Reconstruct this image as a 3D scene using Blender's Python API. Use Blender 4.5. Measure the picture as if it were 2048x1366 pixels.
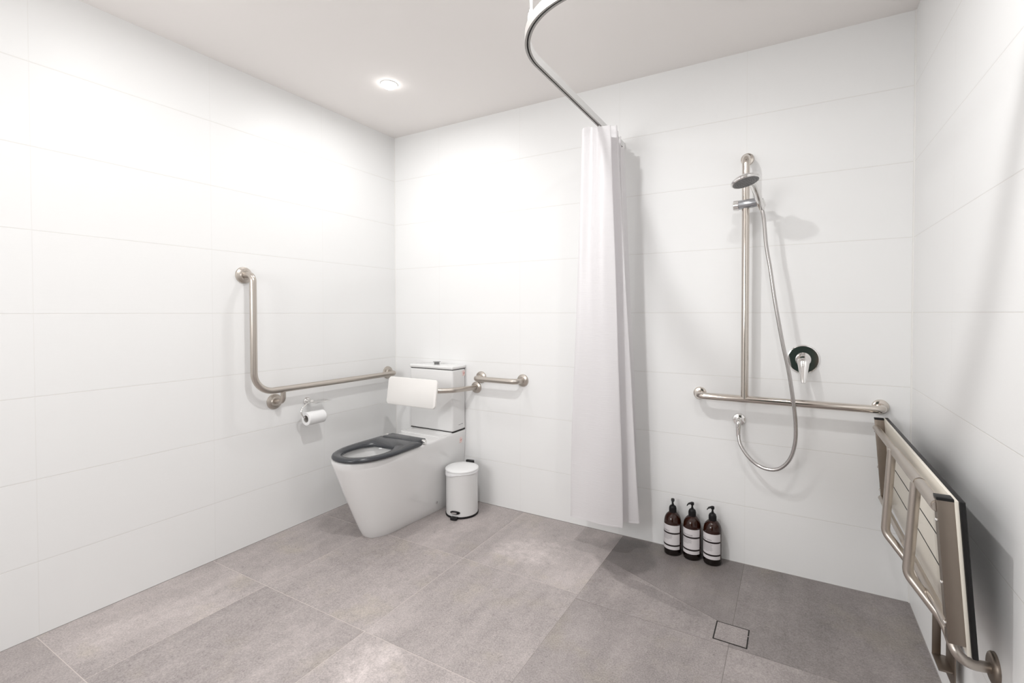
import bpy, bmesh, math, random
from mathutils import Vector, Matrix
random.seed(7)
for o in list(bpy.data.objects): bpy.data.objects.remove(o)
sc = bpy.context.scene
COL = sc.collection
PI = math.pi

# ------------------------------------------------------------------ camera, world, exposure
W, H = 2048, 1366
cam_d = bpy.data.cameras.new('camera'); cam = bpy.data.objects.new('camera', cam_d); COL.objects.link(cam)
yaw, pitch, roll = math.radians(29.272), math.radians(.9719), math.radians(-.083)
F = Vector((-math.sin(yaw)*math.cos(pitch), math.cos(yaw)*math.cos(pitch), -math.sin(pitch)))
R = Vector((math.cos(yaw), math.sin(yaw), 0)); U = R.cross(F)
R, U = R*math.cos(roll)+U*math.sin(roll), -R*math.sin(roll)+U*math.cos(roll)
m = Matrix.Identity(4)
for i in range(3): m[i][0] = R[i]; m[i][1] = U[i]; m[i][2] = -F[i]
m.translation = Vector((0, 0, 1.17))
cam.matrix_world = m
cam_d.sensor_width = 36; cam_d.lens = 947.07*36/W
cam_d.shift_x = -29.67/W; cam_d.shift_y = -40.78/W
cam_d.clip_start = .02
sc.camera = cam
sc.view_settings.view_transform = 'Standard'; sc.view_settings.look = 'None'
sc.view_settings.gamma = 1; sc.view_settings.use_curve_mapping = False
sc.view_settings.exposure = 0.08
wd = bpy.data.worlds.new('world'); sc.world = wd; wd.use_nodes = True
wd.node_tree.nodes['Background'].inputs[0].default_value = (.9, .95, 1, 1)
wd.node_tree.nodes['Background'].inputs[1].default_value = .0

# downlights: (x, y, watts); the first is the one in view
LAMPS = [(-1.842, 1.821, 3.8), (-.85, 1.04, 13.5), (-1.842, .90, 1.8), (-.05, 1.01, 4.6)]
FILL_POWER = 24.0   # added soft fill light behind the camera
CEIL = 2.365
LAMP_COL = (1.0, 1.0, .995)

# ------------------------------------------------------------------ helpers
def lin(*c):
    return tuple(((v/255)/12.92 if v/255 <= .04045 else ((v/255+.055)/1.055)**2.4) for v in c)
def mat(name, col=(.8, .8, .8), rough=.5, metal=0, **kw):
    m = bpy.data.materials.new(name); m.use_nodes = True
    b = m.node_tree.nodes['Principled BSDF']
    b.inputs['Base Color'].default_value = (*col, 1); b.inputs['Roughness'].default_value = rough
    b.inputs['Metallic'].default_value = metal
    for k, v in kw.items(): b.inputs[k.replace('_', ' ')].default_value = v
    return m
def nd(m, t, **kw):
    n = m.node_tree.nodes.new(t)
    for k, v in kw.items(): setattr(n, k, v)
    return n
def lk(m, a, b): m.node_tree.links.new(a, b)
def mth(m, op, a, b=None, c=None):
    n = nd(m, 'ShaderNodeMath', operation=op)
    for i, v in enumerate((a, b, c)):
        if v is None: continue
        if isinstance(v, (int, float)): n.inputs[i].default_value = v
        else: lk(m, v, n.inputs[i])
    return n.outputs[0]
def noise_bump(m, scale=(1, 1, 1), nscale=20, strength=.1, dist=.002, detail=2):
    tc = nd(m, 'ShaderNodeNewGeometry'); mp = nd(m, 'ShaderNodeMapping'); mp.inputs['Scale'].default_value = scale
    lk(m, tc.outputs['Position'], mp.inputs['Vector'])
    n = nd(m, 'ShaderNodeTexNoise'); n.inputs['Scale'].default_value = nscale; n.inputs['Detail'].default_value = detail
    lk(m, mp.outputs[0], n.inputs['Vector'])
    b = nd(m, 'ShaderNodeBump'); b.inputs['Strength'].default_value = strength; b.inputs['Distance'].default_value = dist
    lk(m, n.outputs['Fac'], b.inputs['Height'])
    lk(m, b.outputs[0], m.node_tree.nodes['Principled BSDF'].inputs['Normal'])
    return n, b

def new_obj(name, bm, m=None, parent=None, smooth=True, ang=35):
    me = bpy.data.meshes.new(name)
    bmesh.ops.recalc_face_normals(bm, faces=bm.faces)
    bm.to_mesh(me); bm.free()
    if smooth:
        for p in me.polygons: p.use_smooth = True
        me.set_sharp_from_angle(angle=math.radians(ang))
    o = bpy.data.objects.new(name, me); COL.objects.link(o)
    if m is not None:
        for x in (m if isinstance(m, (list, tuple)) else [m]): me.materials.append(x)
    if parent is not None:
        o.parent = parent
        base = world_loc(parent)
        o.matrix_parent_inverse = Matrix.Identity(4)
        me.transform(Matrix.Translation(-base))
    return o
def world_loc(o):
    v = Vector((0, 0, 0))
    while o is not None:
        v += o.location; o = o.parent
    return v
def thing(name, label, cat, loc=(0, 0, 0), group=None):
    o = bpy.data.objects.new(name, None); COL.objects.link(o); o.location = loc
    o.empty_display_size = .05
    o['label'] = label; o['category'] = cat
    if group: o['group'] = group
    return o
def tag(o, label, cat, group=None):
    o['label'] = label; o['category'] = cat
    if group: o['group'] = group
    return o
def struct(name, bm, m, smooth=False):
    o = new_obj(name, bm, m, None, smooth); o['kind'] = 'structure'; return o

def box(bm, lo, hi, bev=0, seg=2, mi=0):
    lo, hi = Vector(lo), Vector(hi)
    r = bmesh.ops.create_cube(bm, size=1)
    vs = r['verts']
    for v in vs: v.co = Vector(((lo[i]+hi[i])/2+v.co[i]*(hi[i]-lo[i]) for i in range(3)))
    fs = set(f for v in vs for f in v.link_faces)
    for f in fs: f.material_index = mi
    if bev > 0:
        es = list(set(e for v in vs for e in v.link_edges))
        bmesh.ops.bevel(bm, geom=es, offset=bev, segments=seg, profile=.5, affect='EDGES', clamp_overlap=True)
    return vs
def round_path(pts, rad, seg=8):
    pts = [Vector(p) for p in pts]; rads = rad if isinstance(rad, (list, tuple)) else [rad]*len(pts)
    out = [pts[0]]
    for i in range(1, len(pts)-1):
        a, b, c = pts[i-1], pts[i], pts[i+1]
        u, v = (a-b), (c-b); lu, lv = u.length, v.length; u.normalize(); v.normalize()
        ang = u.angle(v)
        if ang > PI-.02: out.append(b); continue
        r = rads[i]; t = r/math.tan(ang/2); t = min(t, lu*.49, lv*.49); r = t*math.tan(ang/2)
        bis = (u+v).normalized(); cen = b+bis*(r/math.sin(ang/2))
        p0, p1 = b+u*t, b+v*t
        q0, q1 = (p0-cen), (p1-cen); tot = q0.angle(q1); ax = q0.cross(q1).normalized()
        for k in range(seg+1): out.append(cen+Matrix.Rotation(tot*k/seg, 3, ax) @ q0)
    out.append(pts[-1]); return out
def sweep(bm, pts, prof, closed_prof=True, cap=True, up=None):
    """prof: list of (a,b) in the frame (side, up)"""
    pts = [Vector(p) for p in pts]; n = len(pts); rings = []
    T = [(pts[min(i+1, n-1)]-pts[max(i-1, 0)]).normalized() for i in range(n)]
    nrm = Vector(up) if up else (Vector((0, 0, 1)) if abs(T[0].z) < .9 else Vector((1, 0, 0)))
    for i in range(n):
        t = T[i]
        if up: nn = Vector(up)
        else: nn = nrm
        nn = (nn-t*nn.dot(t)).normalized(); nrm = nn
        s = t.cross(nn)
        rings.append([bm.verts.new(pts[i]+s*a+nn*b) for a, b in prof])
    k = len(prof)
    for i in range(n-1):
        for j in range(k if closed_prof else k-1):
            bm.faces.new((rings[i][j], rings[i][(j+1) % k], rings[i+1][(j+1) % k], rings[i+1][j]))
    if cap and closed_prof:
        bm.faces.new(rings[0][::-1]); bm.faces.new(rings[-1])
    return rings
def circ(r, n=20, sy=1): return [(r*math.cos(2*PI*i/n), sy*r*math.sin(2*PI*i/n)) for i in range(n)]
def tube(bm, pts, r, n=20, rad=None, seg=8):
    if rad is not None: pts = round_path(pts, rad, seg)
    return sweep(bm, pts, circ(r, n))
def lathe(bm, prof, cen=(0, 0, 0), axis=(0, 0, 1), n=40, sx=1, sy=1):
    """prof list of (r, h) along axis"""
    ax = Vector(axis).normalized(); cen = Vector(cen)
    q = Vector((0, 0, 1)).rotation_difference(ax)
    rings = []
    for r, h in prof:
        if r < 1e-6: rings.append([bm.verts.new(cen+q @ Vector((0, 0, h)))])
        else: rings.append([bm.verts.new(cen+q @ Vector((sx*r*math.cos(2*PI*i/n), sy*r*math.sin(2*PI*i/n), h))) for i in range(n)])
    for a, b in zip(rings, rings[1:]):
        for i in range(n):
            j = (i+1) % n
            if len(a) == 1 and len(b) == 1: break
            if len(a) == 1: bm.faces.new((a[0], b[i], b[j]))
            elif len(b) == 1: bm.faces.new((a[i], b[0], a[j]))
            else: bm.faces.new((a[i], b[i], b[j], a[j]))
    return rings
def BM(): return bmesh.new()
def loft(bm, rings, cap0=True, cap1=True, closed=True):
    vr = [[bm.verts.new(p) for p in r] for r in rings]; n = len(vr[0])
    for a, b in zip(vr, vr[1:]):
        for i in range(n if closed else n-1):
            j = (i+1) % n; bm.faces.new((a[i], a[j], b[j], b[i]))
    if cap0: bm.faces.new(vr[0][::-1])
    if cap1: bm.faces.new(vr[-1])
    return vr
def text_mesh(txt, size):
    c = bpy.data.curves.new('t', 'FONT'); c.body = txt; c.size = size; c.align_x = 'LEFT'
    o = bpy.data.objects.new('t', c); COL.objects.link(o)
    dg = bpy.context.evaluated_depsgraph_get(); dg.update()
    me = bpy.data.meshes.new_from_object(o.evaluated_get(dg))
    vs = [v.co.copy() for v in me.vertices]; fs = [tuple(p.vertices) for p in me.polygons]
    bpy.data.objects.remove(o); bpy.data.curves.remove(c); bpy.data.meshes.remove(me)
    return vs, fs
def add_text(bm, txt, size, fn, mi=0):
    vs, fs = text_mesh(txt, size)
    bv = [bm.verts.new(fn(v.x, v.y)) for v in vs]
    for f in fs:
        try: bm.faces.new([bv[i] for i in f]).material_index = mi
        except ValueError: pass

# ------------------------------------------------------------------ materials
def wall_mat(name, horiz, phase):
    """white satin wall tile 600x300 with hairline joints; horiz: 0 = x, 1 = y"""
    m = mat(name, (.88, .88, .875), .42); b = m.node_tree.nodes['Principled BSDF']
    b.inputs['Specular IOR Level'].default_value = .42
    g = nd(m, 'ShaderNodeNewGeometry'); s = nd(m, 'ShaderNodeSeparateXYZ'); lk(m, g.outputs['Position'], s.inputs[0])
    def joint(src, ph, period, w):
        a = mth(m, 'ADD', src, -ph+period*20+period/2)
        a = mth(m, 'MODULO', a, period); a = mth(m, 'ADD', a, -period/2); a = mth(m, 'ABSOLUTE', a)
        mr = nd(m, 'ShaderNodeMapRange'); mr.inputs['From Min'].default_value = w*.35; mr.inputs['From Max'].default_value = w
        mr.inputs['To Min'].default_value = 1; mr.inputs['To Max'].default_value = 0
        lk(m, a, mr.inputs['Value']); return mr.outputs[0]
    j1 = joint(s.outputs[2], .27, .3, .0020); j2 = joint(s.outputs[horiz], phase, .6027, .0016)
    j2 = mth(m, 'MULTIPLY', j2, .35); j1 = mth(m, 'MULTIPLY', j1, .8)
    j = mth(m, 'MAXIMUM', j1, j2)
    mx = nd(m, 'ShaderNodeMix', data_type='RGBA'); mx.inputs['A'].default_value = (.88, .88, .875, 1); mx.inputs['B'].default_value = (.76, .745, .72, 1)
    lk(m, j, mx.inputs['Factor']); lk(m, mx.outputs['Result'], b.inputs['Base Color'])
    mp = nd(m, 'ShaderNodeMapping'); mp.inputs['Scale'].default_value = (2.2, 2.2, 38)
    lk(m, g.outputs['Position'], mp.inputs['Vector'])
    n = nd(m, 'ShaderNodeTexNoise'); n.inputs['Scale'].default_value = 3.2; n.inputs['Detail'].default_value = 3
    lk(m, mp.outputs[0], n.inputs['Vector'])
    h = mth(m, 'MULTIPLY', n.outputs['Fac'], .0003); h = mth(m, 'SUBTRACT', h, mth(m, 'MULTIPLY', j, .0007))
    bp = nd(m, 'ShaderNodeBump'); bp.inputs['Strength'].default_value = .55; bp.inputs['Distance'].default_value = 1
    lk(m, h, bp.inputs['Height']); lk(m, bp.outputs[0], b.inputs['Normal'])
    return m
M_wl = wall_mat('wall_tile_left', 1, .618); M_wb = wall_mat('wall_tile_back', 0, -1.3925); M_wr = wall_mat('wall_tile_right', 1, 1.87)
M_ceil = mat('ceiling_paint', (.925, .892, .87), .85); noise_bump(M_ceil, (1, 1, 1), 90, .08, .002)
M_sil = mat('silicone', (.82, .81, .79), .5)
M_steel = mat('brushed_steel', (.53, .485, .44), .33, 1, Anisotropic=.4)
n_, b_ = noise_bump(M_steel, (1, 1, 1), 260, .06, .0008)
M_steel2 = mat('satin_steel_plate', (.27, .23, .195), .42, 1)
noise_bump(M_steel2, (1, 1, 1), 300, .06, .0008)
M_chrome = mat('chrome', (.80, .79, .78), .07, 1)
M_polish = mat('polished_steel', (.66, .61, .56), .12, 1)
M_ceramic = mat('white_ceramic', (.82, .815, .81), .10, 0, Specular_IOR_Level=.5); M_ceramic.node_tree.nodes['Principled BSDF'].inputs['Coat Weight'].default_value = .3
M_seatg = mat('grey_seat_plastic', lin(60, 62, 66), .2)
M_white = mat('white_plastic', (.84, .835, .82), .35)
M_pad = mat('white_pad', (.86, .84, .815), .45)
M_railw = mat('white_powder_coat', (.86, .86, .85), .3)
M_alu = mat('grey_aluminium', (.36, .345, .33), .4, .6)
M_black = mat('black_plastic', (.008, .0075, .008), .45, 0, Specular_IOR_Level=.3)
M_dark = mat('dark_gap', (.012, .010, .009), .8)
M_binw = mat('white_enamel', (.76, .755, .75), .28)
M_liner = mat('bin_liner_film', (.85, .85, .86), .35); noise_bump(M_liner, (1, 1, 1), 60, .5, .004)
M_paper = mat('toilet_paper', (.86, .86, .86), .9); noise_bump(M_paper, (1, 1, 1), 220, .3, .002)
M_cardc = mat('paper_core', (.42, .40, .38), .9)
M_red = mat('red_ink', lin(205, 60, 40), .6); M_pink = mat('sticker', lin(240, 226, 222), .5)
M_ink = mat('grey_ink', lin(95, 92, 95), .6)
M_cream = mat('cream_board', (.80, .755, .67), .4)
M_amber = mat('amber_glass', (.022, .004, .001), .05, 0, Specular_IOR_Level=.5)
_b = M_amber.node_tree.nodes['Principled BSDF']; _b.inputs['Transmission Weight'].default_value = .0
M_liquid = mat('bottle_base', (.006, .003, .002), .12)
M_label = mat('bottle_label', (.72, .69, .70), .55)
M_band = mat('label_band', (.012, .006, .006), .5)
M_nozz = mat('shower_face', (.20, .20, .20), .5)
def lens_mat():
    m = bpy.data.materials.new('lamp_lens'); m.use_nodes = True; nt = m.node_tree
    e = nt.nodes.new('ShaderNodeEmission'); e.inputs[0].default_value = (1, .98, .95, 1); e.inputs[1].default_value = 18
    nt.links.new(e.outputs[0], nt.nodes['Material Output'].inputs[0]); return m
M_lens = lens_mat()
def curtain_mat():
    m = bpy.data.materials.new('curtain_fabric'); m.use_nodes = True; nt = m.node_tree
    nt.nodes.remove(nt.nodes['Principled BSDF'])
    d = nd(m, 'ShaderNodeBsdfDiffuse'); d.inputs[0].default_value = (.93, .915, .925, 1)
    t = nd(m, 'ShaderNodeBsdfTranslucent'); t.inputs[0].default_value = (.93, .915, .925, 1)
    gl = nd(m, 'ShaderNodeBsdfGlossy'); gl.inputs[0].default_value = (1, 1, 1, 1); gl.inputs[1].default_value = .35
    mx = nd(m, 'ShaderNodeMixShader'); mx.inputs[0].default_value = .42
    lk(m, d.outputs[0], mx.inputs[1]); lk(m, t.outputs[0], mx.inputs[2])
    m2 = nd(m, 'ShaderNodeMixShader'); m2.inputs[0].default_value = .05
    lk(m, mx.outputs[0], m2.inputs[1]); lk(m, gl.outputs[0], m2.inputs[2])
    lk(m, m2.outputs[0], nt.nodes['Material Output'].inputs[0])
    g = nd(m, 'ShaderNodeNewGeometry'); mp = nd(m, 'ShaderNodeMapping'); mp.inputs['Scale'].default_value = (9, 9, 190)
    lk(m, g.outputs['Position'], mp.inputs[0])
    n = nd(m, 'ShaderNodeTexNoise'); n.inputs['Scale'].default_value = 1.6; n.inputs['Detail'].default_value = 2
    lk(m, mp.outputs[0], n.inputs['Vector'])
    st = nd(m, 'ShaderNodeMapRange'); st.inputs['From Min'].default_value = .5; st.inputs['From Max'].default_value = .62
    lk(m, n.outputs['Fac'], st.inputs['Value'])
    bp = nd(m, 'ShaderNodeBump'); bp.inputs['Strength'].default_value = .16; bp.inputs['Distance'].default_value = .0015
    lk(m, st.outputs[0], bp.inputs['Height'])
    for x in (d, t, gl): lk(m, bp.outputs[0], x.inputs['Normal'])
    return m
M_curt = curtain_mat()
def floor_mat():
    m = mat('grey_stone_tile', (.3, .28, .27), .42); b = m.node_tree.nodes['Principled BSDF']
    at = nd(m, 'ShaderNodeAttribute'); at.attribute_name = 'tone'
    g = nd(m, 'ShaderNodeNewGeometry')
    def noise(scale, s, detail, off=0, rough=.6):
        mp = nd(m, 'ShaderNodeMapping'); mp.inputs['Scale'].default_value = scale; mp.inputs['Location'].default_value = (off, off*1.7, 0)
        # every tile shifts its own pattern, so that veins break at the joints
        ad = nd(m, 'ShaderNodeVectorMath', operation='ADD'); sc_ = nd(m, 'ShaderNodeVectorMath', operation='SCALE'); sc_.inputs['Scale'].default_value = 31
        lk(m, at.outputs['Vector'], sc_.inputs[0]); lk(m, g.outputs['Position'], ad.inputs[0]); lk(m, sc_.outputs[0], ad.inputs[1])
        lk(m, ad.outputs[0], mp.inputs[0])
        n = nd(m, 'ShaderNodeTexNoise'); n.inputs['Scale'].default_value = s; n.inputs['Detail'].default_value = detail; n.inputs['Roughness'].default_value = rough
        lk(m, mp.outputs[0], n.inputs['Vector']); return n.outputs['Fac']
    big = noise((1, .55, 1), 3.2, 4); streak = noise((9, 1.3, 1), 1.6, 4, 3); fine = noise((1, 1, 1), 190, 3, 5, .8); pit = noise((1, .8, 1), 85, 2, 33, .6); mid = noise((1, 1, 1), 26, 4, 9, .7)
    v = mth(m, 'MULTIPLY_ADD', big, .70, .65); v = mth(m, 'ADD', v, mth(m, 'MULTIPLY_ADD', streak, .40, -.20))
    v = mth(m, 'ADD', v, mth(m, 'MULTIPLY_ADD', fine, 1.5, -.75)); v = mth(m, 'ADD', v, mth(m, 'MULTIPLY_ADD', mid, .42, -.21))
    # pale mineral patches
    pt = nd(m, 'ShaderNodeMapRange'); pt.inputs['From Min'].default_value = .56; pt.inputs['From Max'].default_value = .72; pt.inputs['To Max'].default_value = .16
    lk(m, big, pt.inputs['Value']); v = mth(m, 'ADD', v, mth(m, 'MULTIPLY', pt.outputs[0], mth(m, 'MULTIPLY', mid, 1.6)))
    pr = nd(m, 'ShaderNodeMapRange'); pr.inputs['From Min'].default_value = .33; pr.inputs['From Max'].default_value = .25; pr.inputs['To Max'].default_value = .30
    lk(m, pit, pr.inputs['Value']); v = mth(m, 'SUBTRACT', v, pr.outputs[0])
    pw = nd(m, 'ShaderNodeMapRange'); pw.inputs['From Min'].default_value = .67; pw.inputs['From Max'].default_value = .76; pw.inputs['To Max'].default_value = .18
    lk(m, pit, pw.inputs['Value']); v = mth(m, 'ADD', v, pw.outputs[0])
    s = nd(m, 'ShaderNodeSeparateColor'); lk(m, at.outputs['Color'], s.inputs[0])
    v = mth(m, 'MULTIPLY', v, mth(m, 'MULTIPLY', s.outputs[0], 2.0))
    # ochre tint patches
    w = noise((1, 1, 1), 4.5, 3, 20)
    wr = nd(m, 'ShaderNodeMapRange'); wr.inputs['From Min'].default_value = .56; wr.inputs['From Max'].default_value = .70; wr.inputs['To Max'].default_value = .55
    lk(m, w, wr.inputs['Value'])
    c = nd(m, 'ShaderNodeMix', data_type='RGBA'); c.inputs['A'].default_value = (.385, .345, .336, 1); c.inputs['B'].default_value = (.41, .365, .315, 1)
    lk(m, wr.outputs[0], c.inputs['Factor'])
    # damp stain left by the shower: own shape, spread around (-.66, 2.2) and a tongue towards the drain
    sp = nd(m, 'ShaderNodeSeparateXYZ'); lk(m, g.outputs['Position'], sp.inputs[0])
    nz = nd(m, 'ShaderNodeTexNoise'); nz.inputs['Scale'].default_value = 7; nz.inputs['Detail'].default_value = 3; lk(m, g.outputs['Position'], nz.inputs['Vector'])
    wob = mth(m, 'MULTIPLY_ADD', nz.outputs['Fac'], .9, -.45)
    def blob(cx, cy, rx, ry, rot):
        dx = mth(m, 'ADD', sp.outputs[0], -cx); dy = mth(m, 'ADD', sp.outputs[1], -cy)
        cu, su = math.cos(rot), math.sin(rot)
        u = mth(m, 'ADD', mth(m, 'MULTIPLY', dx, cu/rx), mth(m, 'MULTIPLY', dy, su/rx))
        q = mth(m, 'ADD', mth(m, 'MULTIPLY', dx, -su/ry), mth(m, 'MULTIPLY', dy, cu/ry))
        r = mth(m, 'SQRT', mth(m, 'ADD', mth(m, 'MULTIPLY', u, u), mth(m, 'MULTIPLY', q, q)))
        r = mth(m, 'ADD', r, wob)
        mr = nd(m, 'ShaderNodeMapRange', interpolation_type='SMOOTHSTEP'); mr.inputs['From Min'].default_value = .82; mr.inputs['From Max'].default_value = 1.06
        mr.inputs['To Min'].default_value = 1; mr.inputs['To Max'].default_value = 0
        lk(m, r, mr.inputs['Value']); return mr.outputs[0]
    pale = mth(m, 'MAXIMUM', blob(-1.12, 2.02, .20, .13, .3), mth(m, 'MULTIPLY', blob(-1.20, 1.10, .13, .10, 0), .9))
    v = mth(m, 'ADD', v, mth(m, 'MULTIPLY', pale, mth(m, 'MULTIPLY_ADD', mid, .8, -.27)))
    st = mth(m, 'MAXIMUM', blob(-.69, 2.20, .15, .18, .25), mth(m, 'MULTIPLY', blob(-.50, 1.965, .23, .035, -.28), .6))
    st = mth(m, 'MAXIMUM', st, mth(m, 'MULTIPLY', blob(-.86, 2.22, .12, .08, .2), .45))
    damp = mth(m, 'SUBTRACT', 1, mth(m, 'MULTIPLY', st, .33))
    v = mth(m, 'MULTIPLY', v, damp)
    fin = nd(m, 'ShaderNodeVectorMath', operation='SCALE'); lk(m, c.outputs['Result'], fin.inputs[0]); lk(m, v, fin.inputs['Scale'])
    lk(m, fin.outputs[0], b.inputs['Base Color'])
    rg = mth(m, 'MULTIPLY_ADD', st, -.12, .46); lk(m, rg, b.inputs['Roughness'])
    bp = nd(m, 'ShaderNodeBump'); bp.inputs['Strength'].default_value = .35; bp.inputs['Distance'].default_value = .0012
    lk(m, fine, bp.inputs['Height']); lk(m, bp.outputs[0], b.inputs['Normal'])
    return m
M_floor = floor_mat()
M_grout = mat('pale_grout', (.60, .545, .515), .8); M_grout2 = mat('grey_grout', (.16, .145, .135), .8)
M_door = mat('green_door_paint', (.012, .035, .026), .35)
M_wood = mat('door_frame_timber', (.42, .2, .08), .4)

# ------------------------------------------------------------------ the room
XL, XR, YB, YF = -2.381, .42, 2.401, -1.35
T = .12
b = BM(); box(b, (XL-T, YF-T, -.1), (XL, YB+T, CEIL)); struct('wall_left', b, M_wl)
b = BM(); box(b, (XL, YB, -.1), (XR, YB+T, CEIL)); struct('wall_back', b, M_wb)
b = BM(); box(b, (XR, YF-T, -.1), (XR+T, YB+T, CEIL)); struct('wall_right', b, M_wr)
b = BM(); box(b, (XL, YF-T, -.1), (-.62, YF, CEIL)); box(b, (.34, YF-T, -.1), (XR, YF, CEIL)); box(b, (-.62, YF-T, 2.06), (.34, YF, CEIL)); struct('wall_front', b, M_wb)
b = BM(); box(b, (XL-T, YF-T, CEIL), (XR+T, YB+T, CEIL+.1)); struct('ceiling', b, M_ceil)
b = BM(); box(b, (-.58, YF-.06, .005), (.30, YF-.02, 2.03), .002); struct('door_1', b, M_door)
b = BM()
for lo, hi in (((-.62, YF-.09, 0), (-.58, YF+.012, 2.06)), ((.30, YF-.09, 0), (.34, YF+.012, 2.06)), ((-.62, YF-.09, 2.03), (.34, YF+.012, 2.07))): box(b, lo, hi)
struct('trim_1', b, M_wood)
# silicone beads in the corners
b = BM(); tube(b, [(XL, YB, 0), (XL, YB, CEIL)], .0035, 8); struct('trim_2', b, M_sil)
b = BM(); tube(b, [(XR, YB, 0), (XR, YB, CEIL)], .0045, 8); struct('trim_3', b, M_sil)
M_bead = mat('grey_bead', (.30, .28, .27), .6)
b = BM(); tube(b, [(XL, YF, 0), (XL, YB, 0)], .0022, 8); tube(b, [(XL, YB, 0), (XR, YB, 0)], .0022, 8); tube(b, [(XR, YB, 0), (XR, YF, 0)], .0022, 8); struct('trim_4', b, M_bead)

# floor: grout bed with individual tile slabs (falls are cut diagonally towards the drain)
def tile_polys():
    out = []
    xs = [XL, -1.965, -1.365, -.768]; ys = [YF, -.59, .01, .61, 1.21, 1.808, YB]
    tone = {(1, 4): 1.03, (2, 4): .98, (2, 3): 1.12, (1, 3): .97, (0, 3): 1.07, (0, 4): 1.0, (0, 5): .93, (1, 5): 1.0, (2, 5): 1.10, (2, 2): 1.0, (1, 2): 1.0, (0, 2): .95}
    tone[(2, 4)] = 1.03; tone[(2, 3)] = 1.14
    for i in range(3):
        for j in range(len(ys)-1):
            out.append(([(xs[i], ys[j]), (xs[i+1], ys[j]), (xs[i+1], ys[j+1]), (xs[i], ys[j+1])], tone.get((i, j), 1)))
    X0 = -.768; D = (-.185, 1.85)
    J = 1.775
    # shower tiles, toned down for damp finish and for the weaker light here
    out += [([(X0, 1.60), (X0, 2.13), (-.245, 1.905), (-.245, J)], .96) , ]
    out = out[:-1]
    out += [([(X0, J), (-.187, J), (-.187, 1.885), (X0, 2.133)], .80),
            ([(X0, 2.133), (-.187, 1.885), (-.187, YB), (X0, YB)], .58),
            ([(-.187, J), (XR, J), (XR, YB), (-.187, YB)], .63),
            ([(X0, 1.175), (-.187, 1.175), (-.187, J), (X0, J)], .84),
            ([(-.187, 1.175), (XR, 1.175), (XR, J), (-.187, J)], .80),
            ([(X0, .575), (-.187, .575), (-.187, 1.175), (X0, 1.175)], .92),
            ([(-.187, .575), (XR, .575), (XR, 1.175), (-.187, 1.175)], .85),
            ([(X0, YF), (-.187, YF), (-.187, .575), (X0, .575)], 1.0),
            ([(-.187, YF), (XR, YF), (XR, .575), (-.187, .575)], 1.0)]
    return out
b = BM(); cl = b.loops.layers.float_color.new('tone')
def inset_poly(P, g):
    n = len(P); out = []
    A = sum(P[i][0]*P[(i+1) % n][1]-P[(i+1) % n][0]*P[i][1] for i in range(n))
    if A < 0: P = P[::-1]
    for i in range(n):
        p0, p1, p2 = Vector(P[i-1]), Vector(P[i]), Vector(P[(i+1) % n])
        d1 = (p1-p0).normalized(); d2 = (p2-p1).normalized()
        n1 = Vector((-d1.y, d1.x)); n2 = Vector((-d2.y, d2.x))
        k = (n1+n2)/(1+n1.dot(n2)); out.append(p1+k*g)
    return out
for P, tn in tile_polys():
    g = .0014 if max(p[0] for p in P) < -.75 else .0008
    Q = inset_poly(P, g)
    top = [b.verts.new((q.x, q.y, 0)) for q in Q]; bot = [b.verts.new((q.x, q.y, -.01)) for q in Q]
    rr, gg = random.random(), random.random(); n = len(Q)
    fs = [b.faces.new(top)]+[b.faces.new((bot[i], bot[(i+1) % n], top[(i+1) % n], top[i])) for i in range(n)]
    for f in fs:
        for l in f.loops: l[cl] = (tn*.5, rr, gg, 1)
gb = [b.verts.new(v) for v in ((XL-T, YF-T, -.0004), (-.7685, YF-T, -.0004), (-.7685, YB+T, -.0004), (XL-T, YB+T, -.0004), (XR+T, YF-T, -.0004), (XR+T, YB+T, -.0004))]
f = b.faces.new((gb[0], gb[1], gb[2], gb[3])); f.material_index = 1
f = b.faces.new((gb[1], gb[4], gb[5], gb[2])); f.material_index = 2
fl = struct('floor', b, [M_floor, M_grout, M_grout2])

# ------------------------------------------------------------------ lamps
for k, (x, y, w) in enumerate(LAMPS):
    labs = ['lit round recessed downlight in the ceiling above the toilet',
            'lit round recessed downlight in mid ceiling, nearest the curtain rail bend',
            'lit round recessed downlight beside the left wall, mid room',
            'lit round recessed downlight above the shower area between rail and right wall']
    t = thing('downlight', labs[k], 'ceiling light', (x, y, CEIL), 'recessed downlights in the ceiling')
    b = BM(); lathe(b, [(.0365, -.001), (.0365, -.004), (.042, -.004), (.046, 0)], (x, y, CEIL), n=40); new_obj('trim_ring', b, M_white, t)
    b = BM(); lathe(b, [(.036, 0), (.036, -.006), (.033, -.014), (.021, -.021), (0, -.024)], (x, y, CEIL), n=32); new_obj('lens', b, M_lens, t)
    ld = bpy.data.lights.new('lamp', 'AREA'); ld.shape = 'DISK'; ld.size = .07; ld.energy = w; ld.color = LAMP_COL
    lo = bpy.data.objects.new('lamp', ld); COL.objects.link(lo); lo.parent = t; lo.location = (0, 0, -.028)

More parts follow.
